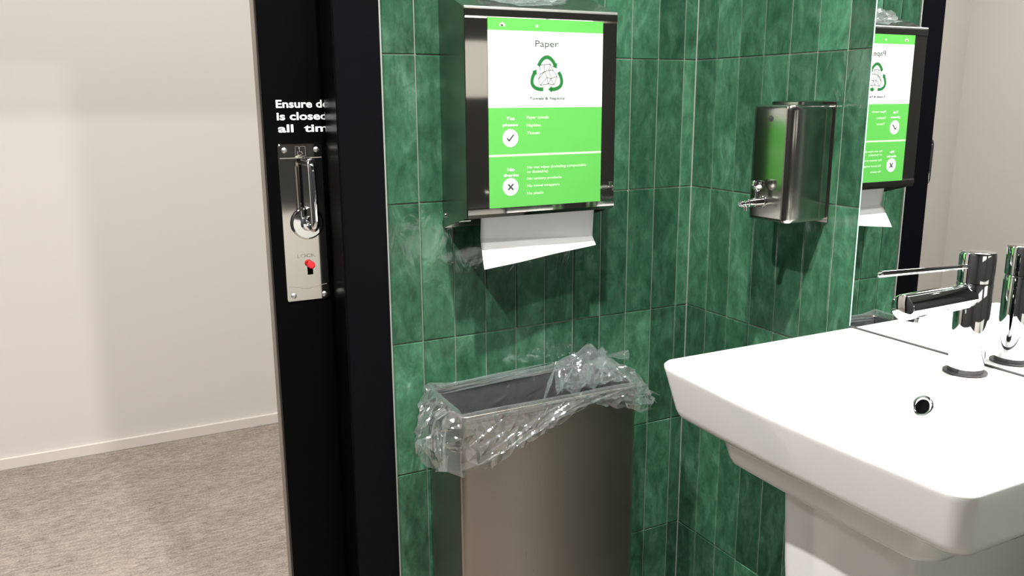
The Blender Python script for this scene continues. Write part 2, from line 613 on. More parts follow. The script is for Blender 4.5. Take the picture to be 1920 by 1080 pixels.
# black door frame
fr = empty('trim_1', (JAMB_L, 0, 0)); tag(fr, kind='structure')
bm = bmesh.new()
box(bm, JAMB_L, JAMB_R, -0.008, 0.062, 0, DOOR_H, bev=0.0015)
link('jamb', bm, M['black_gloss'], fr)
link('jamb_reveal', bx(JAMB_L - 0.0015, JAMB_L, -0.004, 0.060, 0, DOOR_H - 0.002), M['reveal'], fr)
link('rear_jamb', bx(JAMB_L, JAMB_R, 0.118, 0.153, 0, DOOR_H, bev=0.001), M['black_gloss'], fr)
link('head', bx(OPEN_L - 0.06, JAMB_R, -0.008, 0.154, DOOR_H, DOOR_H + 0.05, bev=0.0015), M['black_gloss'], fr)
link('jamb', bx(OPEN_L - 0.06, OPEN_L, -0.008, 0.154, 0, DOOR_H, bev=0.0015), M['black_gloss'], fr)

# ------------------------------------------------------------------ sliding door
YD = 0.072
DX0 = -0.7915
door = empty('door_1', (-0.45, YD, 0.0))
tag(door, 'black sliding door half drawn out of its pocket beside the green tiles', kind='structure')
link('door_leaf', bx(DX0, 0.05, YD, YD + 0.04, 0.006, DOOR_H - 0.004, bev=0.0012), M['black_satin'], door)
es = link('edge_strip', bx(DX0 - 0.0016, DX0 - 0.0001, YD + 0.012, YD + 0.037, 0.01, DOOR_H - 0.01), M['edge'], door)
tag(es, 'worn tan edge strip')


bm = bmesh.new()
yt = YD - 0.0006
for s, zb, wd, xx in (('Ensure door', 1.2005, 0.106, -0.7705), ('is closed at', 1.1815, 0.106, -0.7705), ('all  times', 1.1625, 0.106, -0.7695)):
    text_into(bm, s, xx, zb, wd, 0.0118, yt, bold=0.022)
lt = link('door_lettering', bm, M['vinyl'], door); solid(lt, 0.0003)
tag(lt, 'white lettering: Ensure door is closed at all times')

# privacy plate with lever
PX0, PX1, PZ0, PZ1 = -0.7725, -0.7015, 0.887, 1.144
plate = bmesh.new()
L = []
for yy, ins in ((YD, 0.0), (YD - 0.0018, 0.0), (YD - 0.0026, 0.0008)):
    lp = []
    for cx, cz, a0, sx, sz in ((PX0, PZ0, PI, 1, 1), (PX1, PZ0, 1.5 * PI, -1, 1), (PX1, PZ1, 0, -1, -1), (PX0, PZ1, .5 * PI, 1, -1)):
        r = 0.005
        for i in range(7):
            a = a0 + .5 * PI * i / 6
            lp.append(Vector((cx + sx * (r + ins) + r * math.cos(a) * 1, yy, cz + sz * (r + ins) + r * math.sin(a))))
    L.append(lp)
loft(plate, L)
pl = link('lock_plate', plate, M['plate'], door, smooth=True, angle=30)
tag(pl, 'polished steel privacy plate')
yp = YD - 0.0026


def sub(name, bm, material, parent, **k):
    return link(name, bm, material, parent, **k)


def child(o, parent):
    o.parent = parent
    o.matrix_parent_inverse = Matrix.Identity(4)
    # parent (a mesh under the door empty) sits at identity in world space
    return o


for sx_, sz_ in ((-0.7625, 1.134), (-0.7115, 1.134), (-0.7615, 0.8965), (-0.7105, 0.895)):
    bm = bmesh.new()
    lathe(bm, (sx_, yp, sz_), (0, -1, 0), [(0, 0.0044), (0.0008, 0.0044), (0.0018, 0.0034), (0.0024, 0.0018), (0.0025, 0.0004)], n=20, cap1=True)
    sub('screw', bm, M['satin'], pl, smooth=True)
RX, RZ = -0.733, 1.016
bm = bmesh.new()
lathe(bm, (RX, yp, RZ), (0, -1, 0), [(0, 0.0265), (0.004, 0.0265), (0.006, 0.0255), (0.007, 0.0235), (0.0072, 0.012), (0.010, 0.0105), (0.016, 0.0095), (0.017, 0.001)], n=48)
sub('rose', bm, M['chrome'], pl, smooth=True, angle=25)
# lever: leaves the rose, stands upright, top returns to the door
r = 0.0068
yo = yp - 0.047
pts = [(RX + 0.002, yp - 0.006, RZ - 0.004), (RX + 0.002, yo + 0.014, RZ - 0.004)]
pts += arc((RX + 0.002, yo + 0.014, RZ + 0.010), 0.014, -PI / 2, -PI, 8, ax=(0, 1, 0), ay=(0, 0, 1))
pts += arc((RX + 0.001, yo + 0.014, RZ + 0.087), 0.014, PI, PI / 2, 8, ax=(0, 1, 0), ay=(0, 0, 1))
pts += [(RX - 0.001, yp - 0.012, RZ + 0.101)]
bm = bmesh.new(); tube(bm, pts, r, 24)
sub('lever', bm, M['chrome'], pl, smooth=True, angle=50)
sub('snib_slot', bx(-0.7365, -0.7275, yp - 0.0006, yp, 0.930, 0.952), M['dark'], pl)
bm = bmesh.new()
lathe(bm, (-0.732, yp - 0.0004, 0.947), (0.0, -1, 0.05), [(0, 0.0055), (0.006, 0.0055), (0.0105, 0.0062), (0.0125, 0.0045)], n=16)
o = sub('snib_button', bm, M['red'], pl, smooth=True); tag(o, 'red lock button')
# etched marks: line, wheelchair pictogram, word above the button, curved panel at the bottom
bm = bmesh.new()
ye = yp - 0.0002
ribbon(bm, [(PX0 + 0.002, 1.1215), (PX1 - 0.002, 1.1215)], 0.0012, ye)
ribbon(bm, [(-0.745, 1.1245), (-0.745, 1.1395), (-0.729, 1.1395), (-0.729, 1.1245)], 0.0005, ye, closed=True)
disc(bm, -0.7385, 1.1372, 0.0011, ye)
ribbon(bm, [(-0.7385, 1.1358), (-0.7383, 1.1312), (-0.7350, 1.1312), (-0.7335, 1.1275)], 0.0008, ye)
ribbon(bm, [(-0.7385 + 0.0033 * math.cos(a * 0.3 + 2.2), 1.1292 + 0.0033 * math.sin(a * 0.3 + 2.2)) for a in range(13)], 0.0006, ye)
text_into(bm, 'LOCK', -0.737, 0.9595, 0.030, 0.0055, ye, align='C')
cv = [(PX0 + 0.004 + t * 0.063, 0.912 - 0.005 * (0.5 - 0.5 * math.cos(2 * PI * t))) for t in [i / 20 for i in range(21)]]
ribbon(bm, cv, 0.001, ye)
em = link('etched_marking', bm, M['etch'], pl); solid(em, 0.0001)

# ------------------------------------------------------------------ paper towel dispenser
X0, X1, D = -0.5225, -0.2490, 0.1
dis = empty('paper_towel_dispenser', (-0.386, 0, 1.0))
tag(dis, 'brushed steel paper towel dispenser on the green tiled wall, carrying a recycling poster', 'paper towel dispenser')
ZB, ZT, ZTB, ZBB = 1.028, 1.346, 1.384, 1.002
yb = -0.0025
bm = bmesh.new()
prof = [(yb, ZBB), (-D + 0.006, ZB), (-D, ZB + 0.001), (-D, ZT - 0.001), (-D + 0.002, ZT + 0.0008), (yb, ZTB)]
# left and right cheeks
for xa, xb in ((X0, X0 + 0.002), (X1 - 0.002, X1)):
    A = [bm.verts.new((xa, y, z)) for y, z in prof]; B = [bm.verts.new((xb, y, z)) for y, z in prof]
    bm.faces.new(A); bm.faces.new(B[::-1])
    for k in range(len(A)): bm.faces.new((A[k], B[k], B[(k + 1) % len(A)], A[(k + 1) % len(A)]))
# top and back
def sheet(bm, x0, x1, pr, t):
    """folded sheet with thickness t following a (y,z) profile"""
    n_ = len(pr); off = []
    for i in range(n_):
        a = Vector(pr[max(i - 1, 0)]); b = Vector(pr[min(i + 1, n_ - 1)])
        d = (b - a).normalized(); nn = Vector((-d.y, d.x)) * t
        off.append(nn)
    rows = []
    for i, (y, z) in enumerate(pr):
        rows.append([bm.verts.new((x0, y, z)), bm.verts.new((x1, y, z)), bm.verts.new((x1, y + off[i].x, z + off[i].y)), bm.verts.new((x0, y + off[i].x, z + off[i].y))])
    for a, b in zip(rows, rows[1:]):
        for k in range(4): bm.faces.new((a[k], a[(k + 1) % 4], b[(k + 1) % 4], b[k]))
    bm.faces.new(rows[0][::-1]); bm.faces.new(rows[-1])
sheet(bm, X0 + 0.002, X1 - 0.002, [(-D, ZT), (-D + 0.002, ZT + 0.0012), (yb, ZTB)], -0.0012)
sheet(bm, X0 + 0.002, X1 - 0.002, [(yb, ZBB), (yb, ZTB)], 0.0012)
link('housing', bm, M['steel'], dis, smooth=True, angle=20)
# front door panel with folded beads
bm = bmesh.new()
pr = [(-D - 0.0002, ZT - 0.0005), (-D - 0.0022, ZT - 0.002), (-D - 0.0022, ZT - 0.012), (-D - 0.0008, ZT - 0.0150), (-D - 0.0008, ZB + 0.017),
      (-D - 0.0022, ZB + 0.014), (-D - 0.0022, ZB + 0.006), (-D - 0.0004, ZB + 0.001), (-D + 0.012, ZB + 0.0005)]
sheet(bm, X0 + 0.0006, X1 - 0.0006, pr, -0.0009)
lip = bmesh.new()
lathe(lip, (X0, -D - 0.0002, ZT + 0.0004), (1, 0, 0), [(0, 0.0020), (0.0005, 0.0024), (X1 - X0 - 0.0005, 0.0024), (X1 - X0, 0.0020)], n=20)
link('top_lip', lip, M['satin'], dis, smooth=True)
link('front_panel', bm, M['steel_front'], dis, smooth=True, angle=12)
# bottom tray with slot, in shade
bm = bmesh.new()
box(bm, X0 + 0.002, X0 + 0.03, -0.048, -0.004, 1.0165, 1.0185)
box(bm, X1 - 0.012, X1 - 0.002, -0.048, -0.004, 1.0165, 1.0185)
box(bm, X0 + 0.002, X1 - 0.002, -0.022, -0.004, 1.016, 1.018)
link('slot_tray', bm, M['steel'], dis)
bm = bmesh.new()
lathe(bm, (X0, -0.012, 1.024), (-1, 0, 0), [(0, 0.0040), (0.002, 0.0040), (0.0025, 0.0030), (0.0026, 0.001)], n=20)
link('cam_lock', bm, M['chrome'], dis, smooth=True)

# guessed crumpled film, added in place of bright glints on the sloping top
bm = bmesh.new()
ic = bmesh.ops.create_icosphere(bm, subdivisions=4, radius=1.0)
for v_ in ic['verts']:
    n_v = v_.co.normalized()
    k_ = 1 + noise.noise(n_v * 2.6) * 0.35 + abs(noise.noise(n_v * 6.5 + Vector((5, 1, 2)))) * 0.45
    lx_ = -0.402 + n_v.x * 0.062 * k_; ly_ = -0.062 + n_v.y * 0.026 * k_
    base_z = ZT + (ly_ + D) * (ZTB - ZT) / (D + yb) + 0.0018
    v_.co = Vector((lx_, min(max(ly_, -0.096), -0.006), base_z + max(0.0, (n_v.z + 0.55) * 0.0085 * k_ * k_)))
o = link('glint_film', bm, M['film'], smooth=True, angle=14)
tag(o, 'guessed crumpled clear film added for the glints on top of the towel dispenser', 'plastic film')

# folded towels inside, last one hanging out
bm = bmesh.new()
n_ = 24
tl = [(-0.050, 1.060), (-0.0535, 1.030), (-0.057, 1.012), (-0.0575, 1.000)]
rows = []
for j in range(13):
    t = j / 12
    row = []
    for i in range(n_ + 1):
        s = i / n_
        x = -0.4815 + s * 0.2175
        zf = 0.989 - 0.013 * s              # fold line
        ze = 0.9415 + 0.0215 * s            # lower edge
        if t < 0.5:
            q = t / 0.5
            z = 1.035 + (zf - 1.035) * q
            y = -0.064 + 0.004 * q + 0.0012 * math.sin(s * 7)
        else:
            q = (t - 0.5) / 0.5
            z = zf + (ze - zf) * q
            y = -0.060 - (0.028 - 0.012 * s) * q + 0.0016 * math.sin(s * 9 + q * 2) * q
            x -= (0.006 - 0.002 * s) * q
        row.append(bm.verts.new((x, y, z)))
    rows.append(row)
for a, b in zip(rows, rows[1:]):
    for i in range(n_): bm.faces.new((a[i], a[i + 1], b[i + 1], b[i]))
o = link('paper_towel', bm, M['paper'], smooth=True, angle=25)
md = o.modifiers.new('thickness', 'SOLIDIFY'); md.thickness = 0.0006
tag(o, 'white folded paper towel hanging out of the bottom slot of the steel dispenser', 'paper towel')

# ------------------------------------------------------------------ poster
yP = -D - 0.0024
sign = empty('recycling_poster', (-0.3805, yP, 1.041)); tag(sign, 'green and white paper recycling poster stuck to the front of the steel dispenser', 'poster')
PXa, PXb = -0.4845, -0.2770
bm = bmesh.new()
def slab(x0, x1, z0, z1, mi, y0=yP - 0.0004, y1=yP):
    box(bm, x0, x1, y0, y1, z0, z1, mi=mi)
slab(PXa, PXb, 1.0410, 1.1232, 0)
slab(PXa, PXb, 1.1232, 1.1266, 2)
slab(PXa, PXb, 1.1266, 1.1985, 0)
slab(PXa, PXb, 1.1985, 1.3145, 1)
slab(PXa, PXb, 1.3145, 1.3325, 0)
link('printed_sheet', bm, [M['p_green'], M['p_white'], M['p_line']], sign)
yt = yP - 0.0006


def sign_part(name, bm, material, parent=sign, t=0.0002):
    o = link(name, bm, material, parent); solid(o, t); return o


bm = bmesh.new(); text_into(bm, 'Paper', -0.3815, 1.2915, 0.042, 0.0095, yt, 'C'); sign_part('heading', bm, M['p_grey'])
bm = bmesh.new(); text_into(bm, 'Towels & Napkins', -0.3805, 1.2108, 0.064, 0.0040, yt, 'C', bold=0.012); sign_part('caption', bm, M['p_grey'])
# recycling symbol: three arrows round a rounded triangle
cxs, czs = -0.3813, 1.2530
def tri_path(n=180):
    V = [Vector((0, 0.0345)), Vector((0.0380, -0.0262)), Vector((-0.0380, -0.0262))]
    R = [0.0135, 0.014, 0.014]
    P = []
    for k in range(3):
        a, b, c = V[k - 1], V[k], V[(k + 1) % 3]
        d1 = (a - b).normalized(); d2 = (c - b).normalized()
        ang = d1.angle(d2); tl_ = R[k] / math.tan(ang / 2)
        s, e_ = b + d1 * tl_, b + d2 * tl_
        for i in range(13):
            t = i / 12
            P.append(((1 - t) ** 2) * s + 2 * t * (1 - t) * (b * 0.75 + (s + e_) * 0.125) + t * t * e_)
    return P
P = tri_path()
seg = []
tot = 0
for i in range(len(P)):
    seg.append(tot); tot += (P[(i + 1) % len(P)] - P[i]).length
def at(s):
    s %= tot
    for i in range(len(P)):
        nx = seg[i + 1] if i + 1 < len(P) else tot
        if s <= nx: return P[i].lerp(P[(i + 1) % len(P)], (s - seg[i]) / max(nx - seg[i], 1e-9))
bm = bmesh.new()
th = tot / 3
mid0 = (seg[6])
for k in range(3):
    c = [seg[6], seg[19], seg[32]][k]
    s0, s1 = c - 0.0215, c + 0.0195
    pts = [at(s0 + (s1 - s0) * i / 24) for i in range(25)]
    ribbon(bm, [(cxs + p.x, czs + p.y) for p in pts], 0.0056, yt)
    e0, e1 = at(s1 - 0.0005), at(s1 + 0.0012)
    d = (e1 - e0).normalized(); nn = Vector((-d.y, d.x)); b = e0
    tri = [b + nn * 0.0052, b - nn * 0.0052, b + d * 0.0068]
    bm.faces.new([bm.verts.new((cxs + q.x, yt, czs + q.y)) for q in tri])
sign_part('recycling_arrows', bm, M['p_dark'])
# scrunched paper drawing inside the arrows
bm = bmesh.new()
K = {'a': (-.0130, .0100), 'b': (.0060, .0115), 'c': (.0110, .0020), 'd': (.0185, -.0070), 'e': (.0130, -.0200), 'f': (.0020, -.0190),
     'g': (-.0120, -.0210), 'h': (-.0155, -.0120), 'i': (-.0120, -.0040), 'j': (-.0045, .0000), 'k': (.0040, .0025), 'l': (.0070, -.0110), 'm': (.0000, -.0090), 'n': (-.0050, .0100)}
for chn in ('abcdefghia', 'njmf', 'ijkc', 'bk', 'hj', 'mldl', 'le', 'klf', 'gm'):
    pp = [(cxs + K[q][0], czs + K[q][1] + 0.001) for q in chn]
    for p, q in zip(pp, pp[1:]): ribbon(bm, [p, q], 0.0007, yt)
sign_part('scrunched_paper_drawing', bm, M['p_grey'])
# small marks in the top band: cloud-like mark and dot
bm = bmesh.new()
for dx, dz, rr in ((-.0032, 0, .0018), (0, .0012, .0030), (.0034, 0, .0020)): disc(bm, -0.4600 + dx, 1.3222 + dz, rr, yt - dx * 0.002, n=20)
bm.faces.new([bm.verts.new((-0.4600 + q[0], yt, 1.3222 + q[1])) for q in ((-.0055, -.0022), (.0058, -.0022), (.0040, .0006), (-.0036, .0006))])
sign_part('cloud_mark', bm, M['p_line'])
bm = bmesh.new()
disc(bm, -0.3995, 1.3222, 0.0022, yt, n=20)
sign_part('dot_mark', bm, M['p_line'])
for nm, lines in (('yes_text', (('Yes', -0.4470, 1.1795, 0.0155, 0.0054), ('please', -0.4470, 1.1702, 0.0270, 0.0044))),
                  ('no_text', (('No', -0.4462, 1.1000, 0.0125, 0.0052), ('thanks', -0.4462, 1.0915, 0.0275, 0.0044)))):
    bm = bmesh.new()
    for s, x, z, wd, cp in lines: text_into(bm, s, x, z, wd, cp, yt, 'C', bold=0.02)
    sign_part(nm, bm, M['p_white'])
for nm, lines in (('accepted_list', (('Paper towels', -0.4180, 1.1812, 0.0400, 0.0046), ('Napkins', -0.4180, 1.1690, 0.0255, 0.0046), ('Tissues', -0.4175, 1.1570, 0.0235, 0.0046))),
                  ('rejected_list', (('No wet wipes (including compostable', -0.4170, 1.1030, 0.1110, 0.0040), ('or flushable)', -0.4170, 1.0958, 0.0380, 0.0040),
                                     ('No sanitary products', -0.4170, 1.0850, 0.0640, 0.0040), ('No towel wrappers', -0.4170, 1.0735, 0.0600, 0.0040), ('No plastic', -0.4170, 1.0615, 0.0300, 0.0040)))):
    bm = bmesh.new()
    for s, x, z, wd, cp in lines: text_into(bm, s, x, z, wd, cp, yt, 'LEFT', bold=0.022)
    sign_part(nm, bm, M['p_line'])
for bz, kind_ in ((1.1517, 'tick'), (1.0752, 'cross')):
    bm = bmesh.new(); disc(bm, -0.4470, bz, 0.0140, yt)
    bd = sign_part('badge', bm, M['p_white'])
    bm = bmesh.new()
    if kind_ == 'tick':
        ribbon(bm, [(-0.4530, bz + 0.0002), (-0.4490, bz - 0.0042)], 0.0020, yt - 0.0004)
        ribbon(bm, [(-0.4497, bz - 0.0042), (-0.4412, bz + 0.0056)], 0.0020, yt - 0.0004)
    else:
        ribbon(bm, [(-0.4515, bz - 0.0045), (-0.4425, bz + 0.0045)], 0.0024, yt - 0.0004)
        ribbon(bm, [(-0.4515, bz + 0.0045), (-0.4425, bz - 0.0045)], 0.0024, yt - 0.0006)
    sign_part(kind_ + '_mark', bm, M['p_grey'], bd)

# ------------------------------------------------------------------ soap dispenser
sd = empty('soap_dispenser', (0, -0.295, 1.02))
tag(sd, 'satin steel soap dispenser with a push valve on the tiled wall left of the mirror', 'soap dispenser')
bm = bmesh.new()
ya, yb_ = -0.3405, -0.2505
xb_ = -0.0025
def srr(x0, y0, y1, z, r):
    P_ = []
    cs = [(x0, y0, PI, 1, 1), (xb_, y0, 1.5 * PI, -1, 1), (xb_, y1, 0, -1, -1), (x0, y1, .5 * PI, 1, -1)]
    for i_, (cx, cy, a0, sx, sy) in enumerate(cs):
        rr = r if i_ in (0, 3) else 0.001
        for k in range(9):
            a = a0 + .5 * PI * k / 8
            P_.append(Vector((cx + sx * rr + rr * math.cos(a), cy + sy * rr + rr * math.sin(a), z)))
    return P_
lo = [srr(-0.084, ya + 0.006, yb_ - 0.006, 1.0195, 0.009), srr(-0.088, ya + 0.002, yb_ - 0.002, 1.0203, 0.010), srr(-0.0898, ya + 0.0004, yb_ - 0.0004, 1.0225, 0.014), srr(-0.090, ya, yb_, 1.026, 0.014),
      srr(-0.090, ya, yb_, 1.193, 0.014), srr(-0.0895, ya + 0.0006, yb_ - 0.0006, 1.197, 0.014), srr(-0.0875, ya + 0.003, yb_ - 0.003, 1.2000, 0.010), srr(-0.083, ya + 0.007, yb_ - 0.007, 1.2010, 0.009)]
loft(bm, lo)
link('tank', bm, M['steel_soap'], sd, smooth=True, angle=40)
bm = bmesh.new()
lo = [srr(-0.064, ya + 0.010, yb_ - 0.014, 1.2006, 0.008), srr(-0.064, ya + 0.010, yb_ - 0.014, 1.2050, 0.008), srr(-0.061, ya + 0.013, yb_ - 0.017, 1.2068, 0.006)]
loft(bm, lo)
link('filler_lid', bm, M['steel_soap'], sd, smooth=True, angle=40)
bm = bmesh.new()
box(bm, -0.0035, -0.0018, ya - 0.003, yb_ + 0.003, 1.016, 1.206, bev=0.0006)
link('back_plate', bm, M['steel_soap'], sd)
bm = bmesh.new()
lathe(bm, (-0.0898, -0.2965, 1.180), (-1, 0, 0), [(0, 0.0048), (0.0006, 0.0048), (0.0008, 0.0036), (0.0009, 0.0005)], n=24)
link('keyhole', bm, M['lining'], sd, smooth=True)
# valve
vy, vz = -0.288, 1.0500
vv = bmesh.new()
lathe(vv, (-0.0895, vy, vz), (-1, 0, -0.03), [(0, 0.0095), (0.002, 0.0095), (0.003, 0.0078), (0.020, 0.0075), (0.0205, 0.0068), (0.031, 0.0062), (0.0315, 0.0052), (0.038, 0.0050), (0.0385, 0.0036), (0.0415, 0.0036),
       (0.042, 0.0056), (0.0460, 0.0056), (0.0475, 0.0040), (0.0477, 0.0005)], n=28)
va = link('valve', vv, M['chrome'], sd, smooth=True, angle=28)
bm = bmesh.new()
lathe(bm, (-0.1245, vy, vz + 0.001), (0, 0, -1), [(0, 0.0035), (0.014, 0.0030), (0.0145, 0.0022)], n=16)
link('drip_spout', bm, M['chrome'], va, smooth=True, angle=40)
bm = bmesh.new()
lathe(bm, (-0.1045, vy - 0.002, vz + 0.005), (0, 0, 1), [(0, 0.0036), (0.0125, 0.0036), (0.0165, 0.0075), (0.0205, 0.0098), (0.0265, 0.0104), (0.0290, 0.0094), (0.0300, 0.006), (0.0302, 0.0008)], n=28)
link('push_button', bm, M['chrome'], va, smooth=True, angle=40)

# ------------------------------------------------------------------ mirror
mi_ = empty('wall_mirror', (0, -0.408, 0.862)); tag(mi_, 'frameless wall mirror above the white washbasin', 'mirror')
MX = -0.0075
link('silvered_glass', bx(MX, MX + 0.0045, -1.96, -0.4085, 0.8622, 2.12), M['mirror'], mi_)
link('polished_edge', bx(MX - 0.0004, MX + 0.0045, -0.4084, -0.4068, 0.8622, 2.12), M['mirror_edge'], mi_)

tag(link('trim_6', bx(MX - 0.0022, MX + 0.003, -0.866, -0.409, 0.8603, 0.8626), M['seam']), kind='structure')

# ------------------------------------------------------------------ washbasin
wb = empty('washbasin', (-0.2, -0.6375, 0.0)); tag(wb, 'white ceramic washbasin with squared rim on a pedestal below the mirror', 'washbasin')
XB = -0.0085
def rr(x0, y0, y1, z, rf, xb=XB, rbk=0.002, bow=0.0): return rrect(x0, xb, y0, y1, z, (rf, rbk, rbk, rf), bow=bow)
yl, yr = -0.4065, -0.8685
loops = [
    rr(-0.300, yr + 0.092, yl - 0.088, 0.7275, 0.022, bow=0.002),
    rr(-0.311, yr + 0.081, yl - 0.077, 0.7285, 0.026, bow=0.003),
    rr(-0.3165, yr + 0.0755, yl - 0.0715, 0.7325, 0.028, bow=0.003),
    rr(-0.3195, yr + 0.073, yl - 0.069, 0.7400, 0.028, bow=0.003),
    rr(-0.3280, yr + 0.066, yl - 0.058, 0.7780, 0.030, bow=0.004),
    rr(-0.3310, yr + 0.063, yl - 0.055, 0.7805, 0.030, bow=0.004),
    rr(-0.3500, yr + 0.021, yl - 0.021, 0.7810, 0.022, bow=0.005),
    rr(-0.3560, yr + 0.016, yl - 0.016, 0.7825, 0.022, bow=0.005),
    rr(-0.3600, yr + 0.0125, yl - 0.0125, 0.7870, 0.022, bow=0.006),
    rr(-0.3630, yr + 0.010, yl - 0.010, 0.7950, 0.022, bow=0.006),
    rr(-0.3760, yr + 0.002, yl - 0.0025, 0.8460, 0.022, bow=0.007),
    rr(-0.3778, yr + 0.0006, yl - 0.0008, 0.8530, 0.022, bow=0.007),
    rr(-0.3770, yr + 0.0006, yl - 0.0006, 0.8570, 0.021, bow=0.007),
    rr(-0.3740, yr + 0.0030, yl - 0.0030, 0.8595, 0.020, bow=0.007),
    rr(-0.3690, yr + 0.0070, yl - 0.0070, 0.8605, 0.018, bow=0.007),
]
# bowl
def bl(ins_f, ins_s, xb, z, r, rb, bow=0.006): return rrect(-0.378 + ins_f, xb, yr + ins_s, yl - ins_s, z, (r, rb, rb, r), bow=bow)
loops += [
    bl(0.024, 0.024, -0.100, 0.8602, 0.020, 0.030),
    bl(0.027, 0.027, -0.106, 0.8592, 0.022, 0.032),
    bl(0.030, 0.030, -0.111, 0.8560, 0.026, 0.034),
    bl(0.034, 0.035, -0.118, 0.8450, 0.030, 0.036),
    bl(0.042, 0.046, -0.136, 0.8150, 0.036, 0.038),
    bl(0.050, 0.060, -0.146, 0.7900, 0.040, 0.038),
    bl(0.060, 0.078, -0.154, 0.7740, 0.040, 0.036),
    bl(0.078, 0.105, -0.164, 0.7660, 0.036, 0.034),
    bl(0.110, 0.160, -0.182, 0.7620, 0.020, 0.020, bow=0.0),
    bl(0.134, 0.205, -0.202, 0.7600, 0.008, 0.008, bow=0.0),
]
bm = bmesh.new(); loft(bm, loops)
link('basin_body', bm, M['ceramic'], wb, smooth=True, angle=60)
# pedestal
bm = bmesh.new()
pyl, pyr = -0.535, -0.740
lo = [rrect(-0.262, -0.03, pyr + 0.006, pyl - 0.006, 0.0, (0.05, 0.002, 0.002, 0.05), bow=0.004),
      rrect(-0.258, -0.03, pyr + 0.012, pyl - 0.012, 0.04, (0.05, 0.002, 0.002, 0.05), bow=0.004),
      rrect(-0.258, -0.03, pyr + 0.012, pyl - 0.012, 0.35, (0.05, 0.002, 0.002, 0.05), bow=0.005),
      rrect(-0.266, -0.03, pyr + 0.003, pyl - 0.003, 0.60, (0.026, 0.002, 0.002, 0.026), bow=0.006),
      rrect(-0.272, -0.03, pyr, pyl, 0.7280, (0.024, 0.002, 0.002, 0.024), bow=0.006)]
loft(bm, lo)
link('pedestal', bm, M['ceramic'], wb, smooth=True, angle=60)
# overflow: chrome ring on the rear bowl slope
nrm = Vector((-1, 0, 0.55)).normalized()
oc = Vector((-0.1325, -0.6375, 0.826))
bm = bmesh.new()
lathe(bm, oc - nrm * 0.003, nrm, [(0, 0.0150), (0.004, 0.0150), (0.0054, 0.0140), (0.0060, 0.0120), (0.0048, 0.0094), (0.002, 0.0090)], n=40, cap1=False)
ov = link('overflow_ring', bm, M['chrome'], wb, smooth=True, angle=60)
bm = bmesh.new()
lathe(bm, oc - nrm * 0.004, nrm, [(0, 0.0090), (0.0050, 0.0090)], n=30)
link('overflow_hole', bm, M['dark'], ov)
bm = bmesh.new()
lathe(bm, (-0.232, -0.6375, 0.7585), (0, 0, 1), [(0, 0.030), (0.0035, 0.030), (0.0050, 0.027), (0.0050, 0.022), (0.0075, 0.018), (0.008, 0.002)], n=40)
link('drain_plug', bm, M['chrome'], wb, smooth=True, angle=40)

# ------------------------------------------------------------------ tap
TX, TY, TZ = -0.056, -0.6375, 0.8607
tp = empty('basin_tap', (TX, TY, TZ)); tag(tp, 'chrome pin lever mixer tap standing on the rear deck of the washbasin', 'tap')
bm = bmesh.new()
lathe(bm, (TX, TY, TZ), (0, 0, 1), [(0, 0.0265), (0.0018, 0.0265), (0.0022, 0.0240)], n=48)
o = link('base_ring', bm, M['lining'], tp, smooth=True); tag(o, 'dark base ring')
bm = bmesh.new()
lathe(bm, (TX, TY, TZ + 0.002), (0, 0, 1), [(0, 0.0205), (0.001, 0.0212), (0.1175, 0.0212), (0.1185, 0.0205), (0.119, 0.015)], n=64)
link('body', bm, M['chrome'], tp, smooth=True, angle=40)
bm = bmesh.new()
lathe(bm, (TX, TY, TZ + 0.1205), (0, 0, 1), [(0, 0.0195), (0.0008, 0.0212), (0.036, 0.0212), (0.0380, 0.0204), (0.0388, 0.0185), (0.0390, 0.001)], n=64)
link('cartridge_cap', bm, M['chrome'], tp, smooth=True, angle=40)
bm = bmesh.new()
sdir = Vector((-1, 0, -0.01))
lathe(bm, (TX, TY, TZ + 0.1035), sdir, [(0.008, 0.0162), (0.131, 0.0162), (0.1335, 0.0157), (0.1345, 0.0140), (0.1347, 0.001)], n=48)
sp = link('spout', bm, M['chrome'], tp, smooth=True, angle=40)
bm = bmesh.new()
lathe(bm, (TX - 0.116, TY, TZ + 0.0885), (-0.12, 0, -1), [(0, 0.0105), (0.0050, 0.0105), (0.0056, 0.0088), (0.0052, 0.0070)], n=30)
link('aerator', bm, M['chrome'], sp, smooth=True, angle=40)
bm = bmesh.new()
lathe(bm, (TX - 0.018, TY, TZ + 0.1420), (-1, 0, 0.035), [(0, 0.0030), (0.158, 0.0038), (0.161, 0.0036), (0.1625, 0.002), (0.1628, 0.0004)], n=24)
link('pin_lever', bm, M['chrome'], tp, smooth=True, angle=50)

# ------------------------------------------------------------------ waste bin
BX0, BX1, BY0, BY1, BZ = -0.560, -0.222, -0.150, -0.004, 0.722
wbn = empty('waste_bin', (-0.39, -0.077, 0)); tag(wbn, 'tall brushed steel open-topped waste bin standing against the green tiles', 'waste bin')
bm = bmesh.new()
def brr(ins, z, r=0.012): return rrect(BX0 + ins, BX1 - ins, BY0 + ins, BY1 - ins, z, (r, r, r, r), n=6)
lo = [brr(0, 0.0), brr(0, BZ - 0.014), brr(-0.002, BZ - 0.012), brr(-0.002, BZ - 0.001), brr(-0.001, BZ), brr(0.002, BZ), brr(0.003, BZ - 0.002)]
loft(bm, lo, cap0=True, cap1=False)
link('body', bm, M['steel_bin'], wbn, smooth=True, angle=35)
bm = bmesh.new()
lo = [brr(0.003, BZ - 0.002, 0.010), brr(0.004, 0.30, 0.010), brr(0.006, 0.28, 0.010)]
loft(bm, lo, cap0=False, cap1=True)
o = link('inner_lining', bm, M['lining'], wbn); tag(o, 'dark interior')

